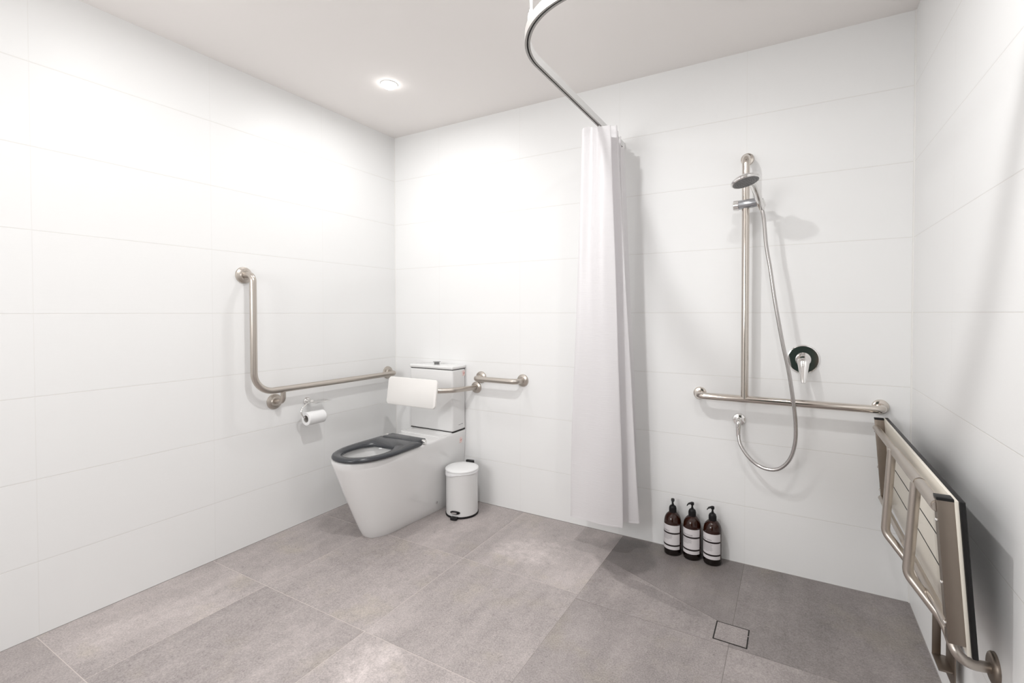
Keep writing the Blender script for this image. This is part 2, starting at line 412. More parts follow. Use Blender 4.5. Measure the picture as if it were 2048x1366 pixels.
# invented frame and pane around an added soft fill light behind the camera
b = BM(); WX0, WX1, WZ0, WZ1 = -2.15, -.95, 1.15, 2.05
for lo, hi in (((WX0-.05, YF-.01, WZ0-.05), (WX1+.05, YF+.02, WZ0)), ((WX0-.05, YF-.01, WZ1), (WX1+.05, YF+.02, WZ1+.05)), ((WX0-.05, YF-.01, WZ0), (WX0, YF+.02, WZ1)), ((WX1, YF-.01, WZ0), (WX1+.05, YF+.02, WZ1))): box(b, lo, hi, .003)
fr = struct('fill_panel_1', b, M_railw)
b = BM(); box(b, (WX0, YF-.01, WZ0), (WX1, YF+.004, WZ1)); gl = new_obj('fill_pane', b, mat('fill_pane', (.9, .92, .93), .3, 0), fr)
ld = bpy.data.lights.new('fill_light', 'AREA'); ld.shape = 'RECTANGLE'; ld.size = WX1-WX0; ld.size_y = WZ1-WZ0; ld.energy = FILL_POWER; ld.color = (1.0, 1.0, 1.0)
lo = bpy.data.objects.new('fill_light', ld); COL.objects.link(lo); lo.location = ((WX0+WX1)/2, YF+.012, (WZ0+WZ1)/2); lo.rotation_euler = (math.radians(90), 0, 0)

# exhaust fan grille just above the frame
t = thing('exhaust_fan', 'round grey exhaust fan grille in the ceiling above the shower', 'fan', (-.13, 1.835, CEIL))
b = BM(); lathe(b, [(.150, 0), (.150, -.006), (.138, -.014), (.125, -.012), (.125, 0)], (-.13, 1.835, CEIL), n=48); new_obj('rim', b, M_alu, t)
b = BM()
for i in range(8): lathe(b, [(.012+.014*i, -.003), (.012+.014*i, -.010), (.020+.014*i, -.010), (.020+.014*i, -.003)], (-.13, 1.835, CEIL), n=40)
new_obj('grille', b, M_alu, t)

# ------------------------------------------------------------------ grab rails
def flange(parent, c, ax, r=.041, m=M_steel, thin=False):
    b = BM(); ax = Vector(ax)
    lathe(b, [(0, 0), (r, 0), (r, .003), (r*.95, .008), (r*.72, .012), (r*.60, .013), (r*.52, .020), (0, .020)] if not thin else
          [(0, 0), (r, 0), (r, .005), (r*.93, .009), (r*.80, .011), (0, .011)], c, ax, 40)
    return new_obj('wall_flange', b, m, parent)
t = thing('grab_rail', 'L-shaped brushed steel grab rail on the left wall above the toilet paper', 'grab rail', (XL, 1.5, .77))
b = BM(); tube(b, [(XL+.006, 1.368, 1.360), (-2.302, 1.368, 1.360), (-2.302, 1.368, .778), (-2.302, 2.318, .772), (XL+.006, 2.323, .772)], .0158, 24, [0, .056, .10, .035, 0], 12)
new_obj('rail', b, M_steel, t)
b = BM(); tube(b, [(-2.302, 1.520, .778), (-2.302, 1.520, .712), (XL+.006, 1.520, .706)], .0125, 20, .028, 8); new_obj('support_stub', b, M_steel, t)
flange(t, (XL, 1.368, 1.360), (1, 0, 0)); flange(t, (XL, 1.520, .706), (1, 0, 0)); flange(t, (XL, 2.323, .772), (1, 0, 0))

t = thing('grab_rail', 'short horizontal brushed steel grab rail on the back wall right of the cistern', 'grab rail', (-1.52, YB, .775))
b = BM(); tube(b, [(-1.667, YB-.006, .776), (-1.667, 2.325, .776), (-1.372, 2.325, .776), (-1.372, YB-.006, .776)], .0158, 24, .034, 10); new_obj('rail', b, M_steel, t)
flange(t, (-1.667, YB, .776), (0, -1, 0), .0365); flange(t, (-1.372, YB, .776), (0, -1, 0), .0365)

# backrest
t = thing('back_support_rail', 'white back support pad on a curved steel tube in front of the cistern', 'back support', (-1.94, 2.1, .7))
b = BM(); tube(b, [(-1.703, YB-.006, .711), (-1.706, 2.335, .713), (-1.735, 2.215, .716), (-1.81, 2.135, .716), (-1.94, 2.118, .716), (-2.07, 2.135, .716), (-2.145, 2.215, .716), (-2.180, 2.335, .716), (-2.185, YB-.006, .716)], .0150, 24, [0, .06, .06, .10, .3, .10, .06, .06, 0], 6); new_obj('tube', b, M_steel, t)
flange(t, (-1.703, YB, .711), (0, -1, 0), .036); flange(t, (-2.185, YB, .711), (0, -1, 0), .036)
b = BM()
def rrect(w, h, r, n=6):
    P = []
    for cx, cy, a0 in ((w/2-r, h/2-r, 0), (-w/2+r, h/2-r, 90), (-w/2+r, -h/2+r, 180), (w/2-r, -h/2+r, 270)):
        for k in range(n+1):
            a = math.radians(a0+90*k/n); P.append((cx+r*math.cos(a), cy+r*math.sin(a)))
    return P
def slab(bm, w, h, r, th, bev, fn):
    rings = []
    for d, s in ((-th/2, bev), (-th/2+bev*.35, bev*.3), (-th/2+bev, 0), (th/2-bev, 0), (th/2-bev*.35, bev*.3), (th/2, bev)):
        rings.append([fn(x, y, d) for x, y in rrect(w-2*s, h-2*s, max(r-s, .001))])
    loft(bm, rings)
tl = math.radians(9)
slab(b, .378, .164, .022, .015, .004, lambda x, y, d: Vector((-1.948+x, 2.090+y*math.sin(tl)+d*math.cos(tl), .706+y*math.cos(tl)-d*math.sin(tl))))
new_obj('back_pad', b, M_pad, t)

# ------------------------------------------------------------------ toilet
CX = -1.945
t = thing('toilet', 'white close-coupled toilet with a dark grey open seat ring', 'toilet', (CX, 2.0, 0))
def pan_ring(z, wf, wb, yf, ys, cx, n=28, yb=None):
    """right side from back to front then left side back; D shaped"""
    yb = YB-.003 if yb is None else yb
    P = []
    for i in range(8):
        s = i/8; P.append((wb+(wf-wb)*(s**1.3), yb+(ys-yb)*s))
    for i in range(n+1):
        a = PI*i/n; ca, sa = math.cos(a), math.sin(a)
        e = .86
        P.append((wf*math.copysign(abs(ca)**e, ca), ys-(ys-yf)*abs(sa)**e))
    for i in range(7, -1, -1):
        s = i/8; P.append((-(wb+(wf-wb)*(s**1.3)), yb+(ys-yb)*s))
    def sh(y): return .016*min(1, max(0, (YB-y)/(YB-ys)))   # the bowl sits a touch off the cistern's axis
    return [Vector((cx+x+sh(y), y, z)) for x, y in P]
ZR = .442
rings = []
def mixp(s):  # s 0 base .. 1 rim
    k = s**.9
    wf = .096+(.163-.096)*(s**.72); wb = .140+(.157-.140)*s
    yf = 1.722+(1.550-1.722)*(s**.95); ys = 1.93+(1.84-1.93)*s
    return wf, wb, yf, ys
base0 = mixp(0)
rings.append(pan_ring(0, base0[0]-.006, base0[1]-.004, base0[2]+.008, base0[3], CX-.006))
for i in range(13):
    s = i/12; z = .010+(ZR-.012-.010)*s; a = mixp(s)
    rings.append(pan_ring(z, *a, CX-.006*(1-s)))
a = mixp(1)
rings.append(pan_ring(ZR-.004, a[0]-.002, a[1]-.002, a[2]+.003, a[3], CX))
rings.append(pan_ring(ZR, a[0]-.009, a[1]-.007, a[2]+.010, a[3], CX))
b = BM()
HC = Vector((-1.917, 1.735, 0))
def hole_ring(src, rx, ry, z, yo=0):
    out = []
    for p in src:
        d = Vector((p.x-HC.x, p.y-HC.y)); an = math.atan2(d.y/ry, d.x/rx)
        out.append(Vector((HC.x-.008+rx*math.cos(an), HC.y+yo+ry*math.sin(an), z)))
    return out
top = rings[-1]
rings += [hole_ring(top, .128, .155, ZR), hole_ring(top, .122, .149, ZR-.006), hole_ring(top, .120, .146, ZR-.03),
          hole_ring(top, .112, .135, ZR-.09, .01), hole_ring(top, .085, .100, ZR-.15, .03), hole_ring(top, .055, .06, ZR-.19, .05), hole_ring(top, .03, .035, ZR-.20, .05)]
loft(b, rings)
new_obj('pan', b, M_ceramic, t, ang=50)
b = BM(); lathe(b, [(0, .0), (.062, 0)], (HC.x-.008, HC.y+.045, ZR-.165), n=32, sy=1.15)
M_water = mat('bowl_water', (.62, .66, .66), .03); new_obj('water', b, M_water, t)
# raised deck behind the seat
CC = -1.955
b = BM(); box(b, (CC-.150, 2.155, ZR-.004), (CC+.160, YB-.004, ZR+.004), .004, 3); new_obj('deck', b, M_ceramic, t)
# cistern
b = BM(); box(b, (CC-.170, 2.266, ZR+.0058), (CC+.170, YB-.006, .825), .012, 4)
cis = new_obj('cistern', b, M_ceramic, t)
b = BM(); box(b, (CC-.168, 2.269, ZR+.003), (CC+.168, YB-.008, ZR+.0075)); new_obj('gasket', b, M_dark, cis)
b = BM(); box(b, (CC-.174, 2.262, .8268), (CC+.174, YB-.004, .848), .009, 4); lid = new_obj('cistern_lid', b, M_ceramic, t)
b = BM(); box(b, (CC-.167, 2.270, .824), (CC+.167, YB-.008, .829)); new_obj('lid_gap', b, M_dark, lid)
b = BM(); lathe(b, [(0, 0), (.0165, 0), (.0165, .012), (.0165, .014), (.024, .0145), (.024, .017), (0, .018)], (-1.955, 2.325, .848), n=32); new_obj('flush_button', b, mat('button_grey', (.25, .25, .25), .25, .8), lid)
# seat
b = BM()
SC = -1.914
def seat_out(ins, z):
    P = []
    wf, ys, yf, yb, r = .160-ins, 1.79, 1.543+ins, 1.968-ins, .012
    for i in range(7): P.append((.155-ins+(wf-.155+ins)*(i/7), yb+(ys-yb)*i/7))
    for i in range(33):
        a_ = PI*i/32; ca, sa = math.cos(a_), math.sin(a_); P.append((wf*math.copysign(abs(ca)**.88, ca), ys-(ys-yf)*abs(sa)**.88))
    for i in range(6, -1, -1): P.append((-(.155-ins+(wf-.155+ins)*(i/7)), yb+(ys-yb)*i/7))
    return [Vector((SC+x, y, z)) for x, y in P]
def seat_in(ref, rx, ry, z):
    out = []
    for p in ref:
        an = math.atan2((p.y-1.728)/ry, (p.x-SC)/rx); out.append(Vector((SC+rx*math.cos(an), 1.728+ry*math.sin(an), z)))
    return out
Z0, Z1 = ZR+.001, ZR+.024
ref = seat_out(0, 0)
prof = [seat_out(.008, Z0), seat_out(.001, Z0+.006), seat_out(0, Z0+.012), seat_out(.004, Z1-.003), seat_out(.014, Z1), seat_in(ref, .122, .148, Z1-.001),
        seat_in(ref, .115, .141, Z1-.006), seat_in(ref, .110, .136, Z1-.014), seat_in(ref, .112, .138, Z0), seat_out(.008, Z0)]
loft(b, prof, False, False)
bmesh.ops.remove_doubles(b, verts=b.verts, dist=1e-5)
seat = new_obj('seat', b, M_seatg, t, ang=60)
b = BM(); box(b, (SC-.135, 1.95, ZR+.001), (SC+.125, 2.035, ZR+.026), .008, 3); new_obj('hinge_cover', b, M_seatg, seat)
for sx in (-.145, .135):
    b = BM(); lathe(b, [(0, -.012), (.011, -.012), (.0125, -.008), (.0125, .008), (.011, .012), (0, .012)], (SC+sx, 2.005, ZR+.015), (1, 0, 0), 24)
    new_obj('hinge', b, M_chrome, seat)
# marks on the side
XS = CC+.170
def sticker(yc, zc, xs):
    b = BM(); x = xs+.0008
    box(b, (xs-.0035, yc-.014, zc-.017), (x, yc+.014, zc+.017))
    s = new_obj('sticker', b, M_pink, t)
    b = BM(); add_text(b, 'W', .021, lambda u, v: Vector((x+.0003, yc-.0095+u, zc-.008+v)))
    box(b, (x, yc-.009, zc-.013), (x+.0003, yc+.009, zc-.0115)); box(b, (x, yc-.009, zc+.0115), (x+.0003, yc+.005, zc+.0125))
    new_obj('mark', b, M_red, s, smooth=False)
sticker(2.376, .797, XS)
sticker(2.350, .384, -1.7885)
b = BM(); box(b, (XS-.0005, 2.325, .4815), (XS+.0004, 2.345, .4835)); box(b, (XS-.0005, 2.347, .483), (XS+.0004, 2.368, .4855)); new_obj('maker_mark', b, M_ink, t)
b = BM(); lathe(b, [(0, 0), (.006, 0), (.006, .003), (.003, .005), (0, .005)], (CX+.134, 2.145, .062), (1, 0, 0), 16); new_obj('fixing_cap', b, M_chrome, t)

# ------------------------------------------------------------------ toilet paper holder + roll
t = thing('toilet_paper_holder', 'small chrome toilet paper holder on the left wall under the grab rail', 'toilet paper holder', (XL, 1.733, .68))
b = BM(); lathe(b, [(0, 0), (.021, 0), (.021, .006), (.017, .009), (.010, .011), (.010, .045), (0, .045)], (XL, 1.712, .678), (1, 0, 0), 32); new_obj('wall_mount', b, M_chrome, t)
b = BM(); tube(b, [(-2.340, 1.712, .676), (-2.310, 1.660, .676), (-2.300, 1.622, .655), (-2.297, 1.618, .632), (-2.296, 1.634, .607), (-2.295, 1.762, .603)], .0042, 12, [0, .02, .022, .025, .012, 0], 6); new_obj('hook', b, M_chrome, t)
b = BM(); box(b, (-2.345, 1.690, .676), (-2.275, 1.795, .680), .0015, 2); new_obj('flap', b, M_chrome, t)
RC = (-2.296, 1.645, .597)
t = thing('toilet_paper_roll', 'white toilet paper roll hanging on the chrome holder', 'toilet paper', RC)
b = BM(); ro = .036
lathe(b, [(.0195, .0), (ro-.002, 0), (ro, .002), (ro, .103), (ro-.002, .105), (.0195, .105), (.0195, 0)], RC, (0, 1, 0), 48); new_obj('paper', b, M_paper, t)
b = BM(); lathe(b, [(.0195, .001), (.0195, .104), (.0185, .104), (.0185, .001), (.0195, .001)], RC, (0, 1, 0), 32); new_obj('core', b, M_cardc, t)

# ------------------------------------------------------------------ pedal bin
BC = Vector((-1.683, 2.222, 0)); BR = .093
t = thing('pedal_bin', 'small round white pedal bin with black pedal right of the toilet', 'bin', BC)
b = BM(); lathe(b, [(0, .008), (BR-.001, .008), (BR-.001, .255), (BR-.004, .257), (0, .257)], BC, n=64); new_obj('body', b, M_binw, t)
b = BM(); lathe(b, [(0, 0), (BR, 0), (BR+.0025, .002), (BR+.0025, .010), (BR-.002, .012), (0, .012)], BC, n=64); new_obj('base_ring', b, M_black, t)
b = BM(); lathe(b, [(BR+.001, .259), (BR+.004, .261), (BR+.004, .267), (BR, .271), (BR*.8, .2755), (BR*.4, .278), (0, .2785)], BC, n=64); new_obj('lid', b, mat('lit_lid_enamel', (.88, .88, .88), .3), t)  # lid colour lifted above the body's to carry the light from above
b = BM()
rs = []
for k, (rr_, hz) in enumerate(((.0, 0), (.001, 0), (.003, -.004), (.0025, -.010))):
    ring = []
    for i in range(96):
        a_ = 2*PI*i/96; w_ = .5+.5*math.sin(3*a_+1.2)+.3*math.sin(11*a_)+.2*math.sin(23*a_)
        low = max(0, math.cos(a_-math.radians(232)))**3
        ring.append(BC+Vector(((BR-.0005+rr_+.0012*w_*(k > 1))*math.cos(a_), (BR-.0005+rr_+.0012*w_*(k > 1))*math.sin(a_), .260+hz*(1+.25*w_+1.0*low)-(.002*k*low))))
    rs.append(ring)
loft(b, rs, False, False); new_obj('liner', b, M_liner, t)
dv = Vector((-.12, .99, 0)).normalized(); pv = Vector((math.sin(math.radians(8)), -math.cos(math.radians(8)), 0)); 
b = BM(); c0 = BC+dv*(BR+.004); sd = Vector((-dv.y, dv.x, 0))
loft(b, [[c0+sd*x*1.0+dv*y+Vector((0, 0, z)) for x, y in rrect(.054, .022, .010)] for z in (.240, .243, .278, .281)]); new_obj('hinge', b, M_black, t)
fv = Vector((.62, -.78, 0)).normalized(); fv = Vector((.20, -.98, 0)).normalized(); sv = Vector((-fv.y, fv.x, 0))
b = BM()  # pedal bezel on the body
def onb(u, z, r=BR+.001):
    a0 = math.atan2(fv.y, fv.x); a_ = a0+u/BR; return BC+Vector((r*math.cos(a_), r*math.sin(a_), z))
ring = []
for i in range(32):
    a_ = 2*PI*i/32; ring.append((.030*math.cos(a_), .036+.0095*math.sin(a_)))
rings_ = [[onb(u, z, BR-.001) for u, z in ring], [onb(u, z, BR+.004) for u, z in ring], [onb(u*.82, .036+(z-.036)*.62, BR+.005) for u, z in ring], [onb(u*.8, .036+(z-.036)*.55, BR+.001) for u, z in ring]]
loft(b, rings_, True, True); new_obj('pedal_bezel', b, M_black, t)
b = BM(); rings_ = [[onb(u*.55-.004, .034+(z-.036)*.42, r_) for u, z in ring] for r_ in (BR+.001, BR+.006)]; loft(b, rings_); new_obj('pedal_plate', b, M_chrome, t)
b = BM(); pc = BC+fv*(BR+.012)
loft(b, [[pc+sv*x+fv*y+Vector((0, 0, z)) for x, y in rrect(.040, .030, .006)] for z in (.004, .006, .012, .014)]); new_obj('pedal', b, M_black, t)

# ------------------------------------------------------------------ shower rail
t = thing('shower_rail', 'polished steel inverted T shower grab rail on the back wall', 'grab rail', (-.184, YB, .78))
b = BM(); tube(b, [(-.386, YB-.006, .783), (-.386, 2.322, .783), (.318, 2.322, .783), (.318, YB-.006, .783)], .0160, 24, .032, 10); new_obj('horizontal_bar', b, M_polish, t)
b = BM(); tube(b, [(-.184, 2.322, .783), (-.184, 2.322, 1.862), (-.184, YB-.006, 1.872)], .0158, 24, .035, 10); new_obj('vertical_bar', b, M_polish, t)
flange(t, (-.386, YB, .783), (0, -1, 0), .030, M_polish, True); flange(t, (.318, YB, .783), (0, -1, 0), .030, M_polish, True); flange(t, (-.184, YB, 1.872), (0, -1, 0), .028, M_polish, True)
hz_ = 1.652
b = BM(); lathe(b, [(0, -.030), (.0175, -.030), (.020, -.026), (.020, .03), (.017, .062), (0, .064)], (-.184, 2.314, hz_), (1, -.10, .05), 32)
hold = new_obj('handset_holder', b, mat('satin_grey_holder', (.42, .43, .45), .22, .7), t)
b = BM(); rg = []
for x_, r_ in ((-.052, .015), (-.049, .0205), (-.029, .0215), (-.026, .017)):
    rg.append([Vector((-.184+x_, 2.317+(r_+.0014*(i % 8 < 4))*math.cos(2*PI*i/64), hz_-.003+(r_+.0014*(i % 8 < 4))*math.sin(2*PI*i/64))) for i in range(64)])
loft(b, rg); new_obj('knob', b, M_chrome, hold)
b = BM(); lathe(b, [(.0125, -.018), (.0160, -.018), (.0165, .014), (.0130, .014), (.0125, -.018)], (-.122, 2.285, hz_-.008), (-.30, -.55, .78), 28); new_obj('socket', b, M_chrome, hold)

# handset
t = thing('shower_handset', 'chrome hand shower with round grey nozzle head on the rail', 'hand shower', (-.122, 2.285, hz_))
A0 = Vector((-.119, 2.298, hz_-.032)); HD = Vector((-.170, 2.115, 1.705)); nrm = Vector((.24, -.10, -.96)).normalized()
b = BM(); p2 = HD+Vector((.020, .050, .006))
pts = [A0, A0.lerp(p2, .3)+Vector((.002, 0, .0)), A0.lerp(p2, .65)+Vector((.004, .004, 0)), p2, HD-nrm*.014]
path = []
def cr(P, k):  # catmull-rom
    out = []
    Q = [P[0]*2-P[1]]+P+[P[-1]*2-P[-2]]
    for i in range(1, len(Q)-2):
        for s in range(k):
            u = s/k; a_, b_, c_, d_ = Q[i-1], Q[i], Q[i+1], Q[i+2]
            out.append(.5*((2*b_)+(c_-a_)*u+(2*a_-5*b_+4*c_-d_)*u*u+(3*b_-a_-3*c_+d_)*u**3))
    out.append(Q[-2]); return out
path = cr(pts, 6); rr_ = [.0115+.0060*(i/(len(path)-1))**1.5 for i in range(len(path))]
Tn = [(path[min(i+1, len(path)-1)]-path[max(i-1, 0)]).normalized() for i in range(len(path))]
rings_ = []; nn = Vector((1, 0, 0))
for i, p in enumerate(path):
    nn = (nn-Tn[i]*nn.dot(Tn[i])).normalized(); s_ = Tn[i].cross(nn)
    rings_.append([p+nn*rr_[i]*math.cos(2*PI*j/20)*1.1+s_*rr_[i]*math.sin(2*PI*j/20) for j in range(20)])
loft(b, rings_); new_obj('handle', b, M_chrome, t)
b = BM(); lathe(b, [(0, -.020), (.022, -.019), (.042, -.013), (.053, -.006), (.0565, 0), (.056, .005), (.053, .008), (0, .008)], HD, nrm, 48)
hd = new_obj('head', b, M_chrome, t)
b = BM(); lathe(b, [(0, .0095), (.048, .0095), (.051, .0075), (.051, .006)], HD, nrm, 48)
q = Vector((0, 0, 1)).rotation_difference(nrm)
for rr2, k in ((.012, 6), (.022, 12), (.032, 18), (.041, 24)):
    for i in range(k):
        a_ = 2*PI*i/k; lathe(b, [(.0016, .009), (.0013, .0112), (0, .0115)], HD+q @ Vector((rr2*math.cos(a_), rr2*math.sin(a_), 0)), nrm, 6)
new_obj('spray_face', b, M_nozz, hd)

# hose
t = thing('shower_hose', 'long chrome shower hose looping from the handset down to the wall outlet', 'hose', (-.213, YB, .66))
hp = [(-.119, 2.296, hz_-.030), (-.110, 2.292, 1.575), (-.100, 2.286, 1.46), (-.0835, 2.28, 1.355), (-.068, 2.278, 1.24), (-.052, 2.277, 1.14), (-.033, 2.276, 1.03), (-.012, 2.275, .925), (.006, 2.274, .80), (.0155, 2.276, .70), (.0135, 2.282, .62), (-.004, 2.290, .55), (-.040, 2.298, .502), (-.083, 2.306, .487), (-.130, 2.316, .497), (-.172, 2.326, .530), (-.202, 2.338, .575), (-.2115, 2.350, .622)]
path = cr([Vector(p) for p in hp], 14)
b = BM(); Tn = [(path[min(i+1, len(path)-1)]-path[max(i-1, 0)]).normalized() for i in range(len(path))]
dense = []; acc = 0
nn = Vector((1, 0, 0)); rings_ = []
# resample finely, with shallow spiral ridges
L = [0]
for a_, c_ in zip(path, path[1:]): L.append(L[-1]+(c_-a_).length)
tot = L[-1]; N = 420; k = 0
for i in range(N+1):
    s_ = tot*i/N
    while k < len(L)-2 and L[k+1] < s_: k += 1
    u = (s_-L[k])/(L[k+1]-L[k]+1e-9); p = path[k].lerp(path[k+1], u); tt = Tn[k].lerp(Tn[k+1], u).normalized()
    nn = (nn-tt*nn.dot(tt)).normalized(); ss = tt.cross(nn); r_ = .0074+(.0005 if i % 2 else 0)
    rings_.append([p+nn*r_*math.cos(2*PI*j/12)+ss*r_*math.sin(2*PI*j/12) for j in range(12)])
loft(b, rings_); hs = new_obj('hose_tube', b, mat('hose_chrome', (.52, .50, .49), .22, 1), t, ang=80)
b = BM(); lathe(b, [(0, 0), (.0105, 0), (.0115, .010), (.0105, .030), (.0085, .046), (0, .046)], (-.2115, 2.350, .652), (0, -.02, -1), 24); new_obj('hose_nut', b, M_chrome, t)

t = thing('wall_outlet', 'round chrome hose outlet on the back wall under the shower rail', 'shower outlet', (-.212, YB, .672))
b = BM(); lathe(b, [(0, 0), (.029, 0), (.029, .004), (.026, .009), (.018, .012), (0, .013)], (-.212, YB, .674), (0, -1, 0), 40); new_obj('cover_plate', b, M_chrome, t)
b = BM(); tube(b, [(-.212, YB-.005, .674), (-.212, 2.350, .674), (-.2115, 2.350, .645)], .0125, 20, .012, 6); new_obj('elbow', b, M_chrome, t)

# mixer
t = thing('shower_mixer', 'round chrome shower mixer tap with a lever on the back wall', 'mixer tap', (.043, YB, .968))
mc = Vector((.043, YB, .966))
b = BM(); lathe(b, [(0, 0), (.0635, 0), (.0635, .003), (.0615, .006), (.058, .007), (0, .0072)], mc, (0, -1, 0), 64); new_obj('face_plate', b, M_chrome, t, ang=4)
b = BM(); lathe(b, [(.030, .006), (.030, .012), (.0285, .014), (.0275, .040), (.026, .052), (.018, .060), (0, .062)], mc, (0, -1, 0), 40); new_obj('valve_body', b, M_chrome, t)
b = BM(); rings_ = []
for u in [i/10 for i in range(11)]:
    y_ = YB-.050-.055*u; z_ = .972-.098*u**1.1; w_ = .026*(1-u)+.010*u; h_ = .016*(1-u)+.006*u
    if u in (0, 1.0): w_ *= .8; h_ *= .7
    ax = Vector((0, -.5, -.87)).normalized(); up_ = Vector((0, -.87, .5)).normalized()
    rings_.append([Vector((.043, y_, z_))+Vector((1, 0, 0))*w_*math.cos(2*PI*j/24)+up_*h_*math.sin(2*PI*j/24) for j in range(24)])
loft(b, rings_); new_obj('lever', b, M_chrome, t)

# ------------------------------------------------------------------ pump bottles
def bottle(x, y, title, face, nozz, label, lines):
    t = thing('pump_bottle', label, 'bottle', (x, y, 0), 'amber pump bottles on the floor by the wall')
    r = .0405; c = Vector((x, y, 0))
    b = BM(); lathe(b, [(0, .001), (.034, 0), (.039, .003), (r, .008), (r, .030), (r, .152), (r*.975, .163), (r*.90, .176), (r*.76, .187), (r*.56, .196), (.0155, .201), (.015, .206), (0, .206)], c, n=48)
    body = new_obj('glass_body', b, [M_amber, M_liquid], t)
    for p in body.data.polygons:
        if p.center.z < .031: p.material_index = 1
    def cyl(u, z, rr2): a_ = face+u/r; return c+Vector((rr2*math.cos(a_), rr2*math.sin(a_), z))
    b = BM(); U0, U1 = -.062, .062
    us = [U0+(U1-U0)*i/28 for i in range(29)]
    vr = [[b.verts.new(cyl(u, z, r+.0006)) for u in us] for z in (.031, .148)]
    for i in range(28): b.faces.new((vr[0][i], vr[0][i+1], vr[1][i+1], vr[1][i]))
    lab_ = new_obj('paper_label', b, M_label, t)
    for z0, z1 in ((.0470, .0545), (.1060, .1135)):
        b = BM()
        vr = [[b.verts.new(cyl(u, z, r+.0010)) for u in us] for z in (z0, z1)]
        for i in range(28): b.faces.new((vr[0][i], vr[0][i+1], vr[1][i+1], vr[1][i]))
        new_obj('label_band', b, M_band, lab_)
    b = BM()
    add_text(b, title, .0078, lambda u, v: cyl(-.027+u, .1180+v, r+.0011))
    for i in range(lines):
        z = .101-.0042*i; ln = .052-(.018 if i == lines-1 else random.random()*.006)
        n2 = 14; vr = [[b.verts.new(cyl(-.027+ln*k/n2, zz, r+.0010)) for k in range(n2+1)] for zz in (z, z+.0008)]
        for k in range(n2): b.faces.new((vr[0][k], vr[0][k+1], vr[1][k+1], vr[1][k]))
    new_obj('label_print', b, M_ink, lab_, smooth=False)
    b = BM(); lathe(b, [(.0165, .200), (.0165, .222), (.0155, .227), (.011, .232), (.006, .234), (.0055, .240), (0, .240)], c, n=28)
    for k in range(28):
        a_ = 2*PI*k/28; p = c+Vector((.0165*math.cos(a_), .0165*math.sin(a_), 0)); box(b, p+Vector((-.0008, -.0008, .201)), p+Vector((.0008, .0008, .221)))
    new_obj('collar', b, M_black, t)
    b = BM(); lathe(b, [(.0042, .236), (.0042, .250), (.0075, .252), (.0085, .258), (.0075, .264), (0, .266)], c, n=20)
    d = Vector((math.cos(nozz), math.sin(nozz), 0)); s_ = Vector((-d.y, d.x, 0)); rg = []
    for k, (q_, z, w_, h_) in enumerate(((-.004, .259, .0075, .005), (.010, .259, .0065, .0045), (.019, .256, .0050, .0040), (.025, .2475, .0035, .0032))):
        rg.append([c+d*q_+s_*w_*math.cos(2*PI*j/12)+Vector((0, 0, z+h_*math.sin(2*PI*j/12))) for j in range(12)])
    loft(b, rg); new_obj('pump_head', b, M_black, t)
fc = math.radians(-92-22)
bottle(-.502, 2.349, 'SHAMPOO', fc, math.radians(-80), 'amber pump bottle nearest the curtain, leftmost of the three', 6)
bottle(-.411, 2.349, 'CONDITIONER', fc, math.radians(205), 'amber pump bottle between the other two on the floor', 6)
bottle(-.319, 2.345, 'BODY WASH', fc, math.radians(200), 'amber pump bottle furthest from the curtain, rightmost of the three', 9)

# ------------------------------------------------------------------ curtain rail and curtain
t = thing('curtain_rail', 'white curved shower curtain rail hung from the ceiling', 'curtain rail', (-.771, 1.6, 2.035))
RX, RYb = -.771, 1.174
path = round_path([(RX, YB-.001, 2.035), (RX, RYb, 2.035), (XR-.001, RYb, 2.035)], .282, 36)
b = BM()
w_, h_ = .0085, .015
sweep(b, path, [(-w_, -h_), (-w_*.3, -h_), (-w_*.3, -h_+.006), (w_*.3, -h_+.006), (w_*.3, -h_), (w_, -h_), (w_, h_), (-w_, h_)], up=(0, 0, 1))
new_obj('track', b, M_railw, t, ang=25)
b = BM(); sweep(b, path, [(-w_*.28, -h_+.0005), (w_*.28, -h_+.0005), (w_*.28, -h_+.0056), (-w_*.28, -h_+.0056)], up=(0, 0, 1)); new_obj('glide_slot', b, M_dark, t)
b = BM(); sweep(b, path, [(-w_-.0002, -h_-.0006), (-w_*.32, -h_-.0006), (-w_*.32, -h_+.0010), (-w_-.0002, -h_+.0010)], up=(0, 0, 1)); sweep(b, path, [(w_*.32, -h_-.0006), (w_+.0004, -h_-.0006), (w_+.0004, h_-.001), (w_*.32, -h_+.001)], up=(0, 0, 1)); new_obj('grey_lip', b, M_alu, t, ang=25)
b = BM(); tube(b, [(-.690, 1.262, 2.05), (-.690, 1.262, CEIL-.001)], .0042, 16); new_obj('hanger_rod', b, M_railw, t)
b = BM(); lathe(b, [(0, .008), (.011, .008), (.011, .020), (.0095, .034), (.006, .040), (.006, .046), (0, .046)], (-.690, 1.262, 2.035), n=20)
new_obj('hanger_bracket', b, M_railw, t)
b = BM(); lathe(b, [(.006, 0), (.020, .002), (.020, .006), (0, .006)], (-.690, 1.262, CEIL-.0065), n=24); new_obj('ceiling_rose', b, M_railw, t)
b = BM(); box(b, (RX-.010, YB-.004, 2.018), (RX+.010, YB, 2.052), .002, 2); new_obj('wall_bracket', b, M_railw, t)

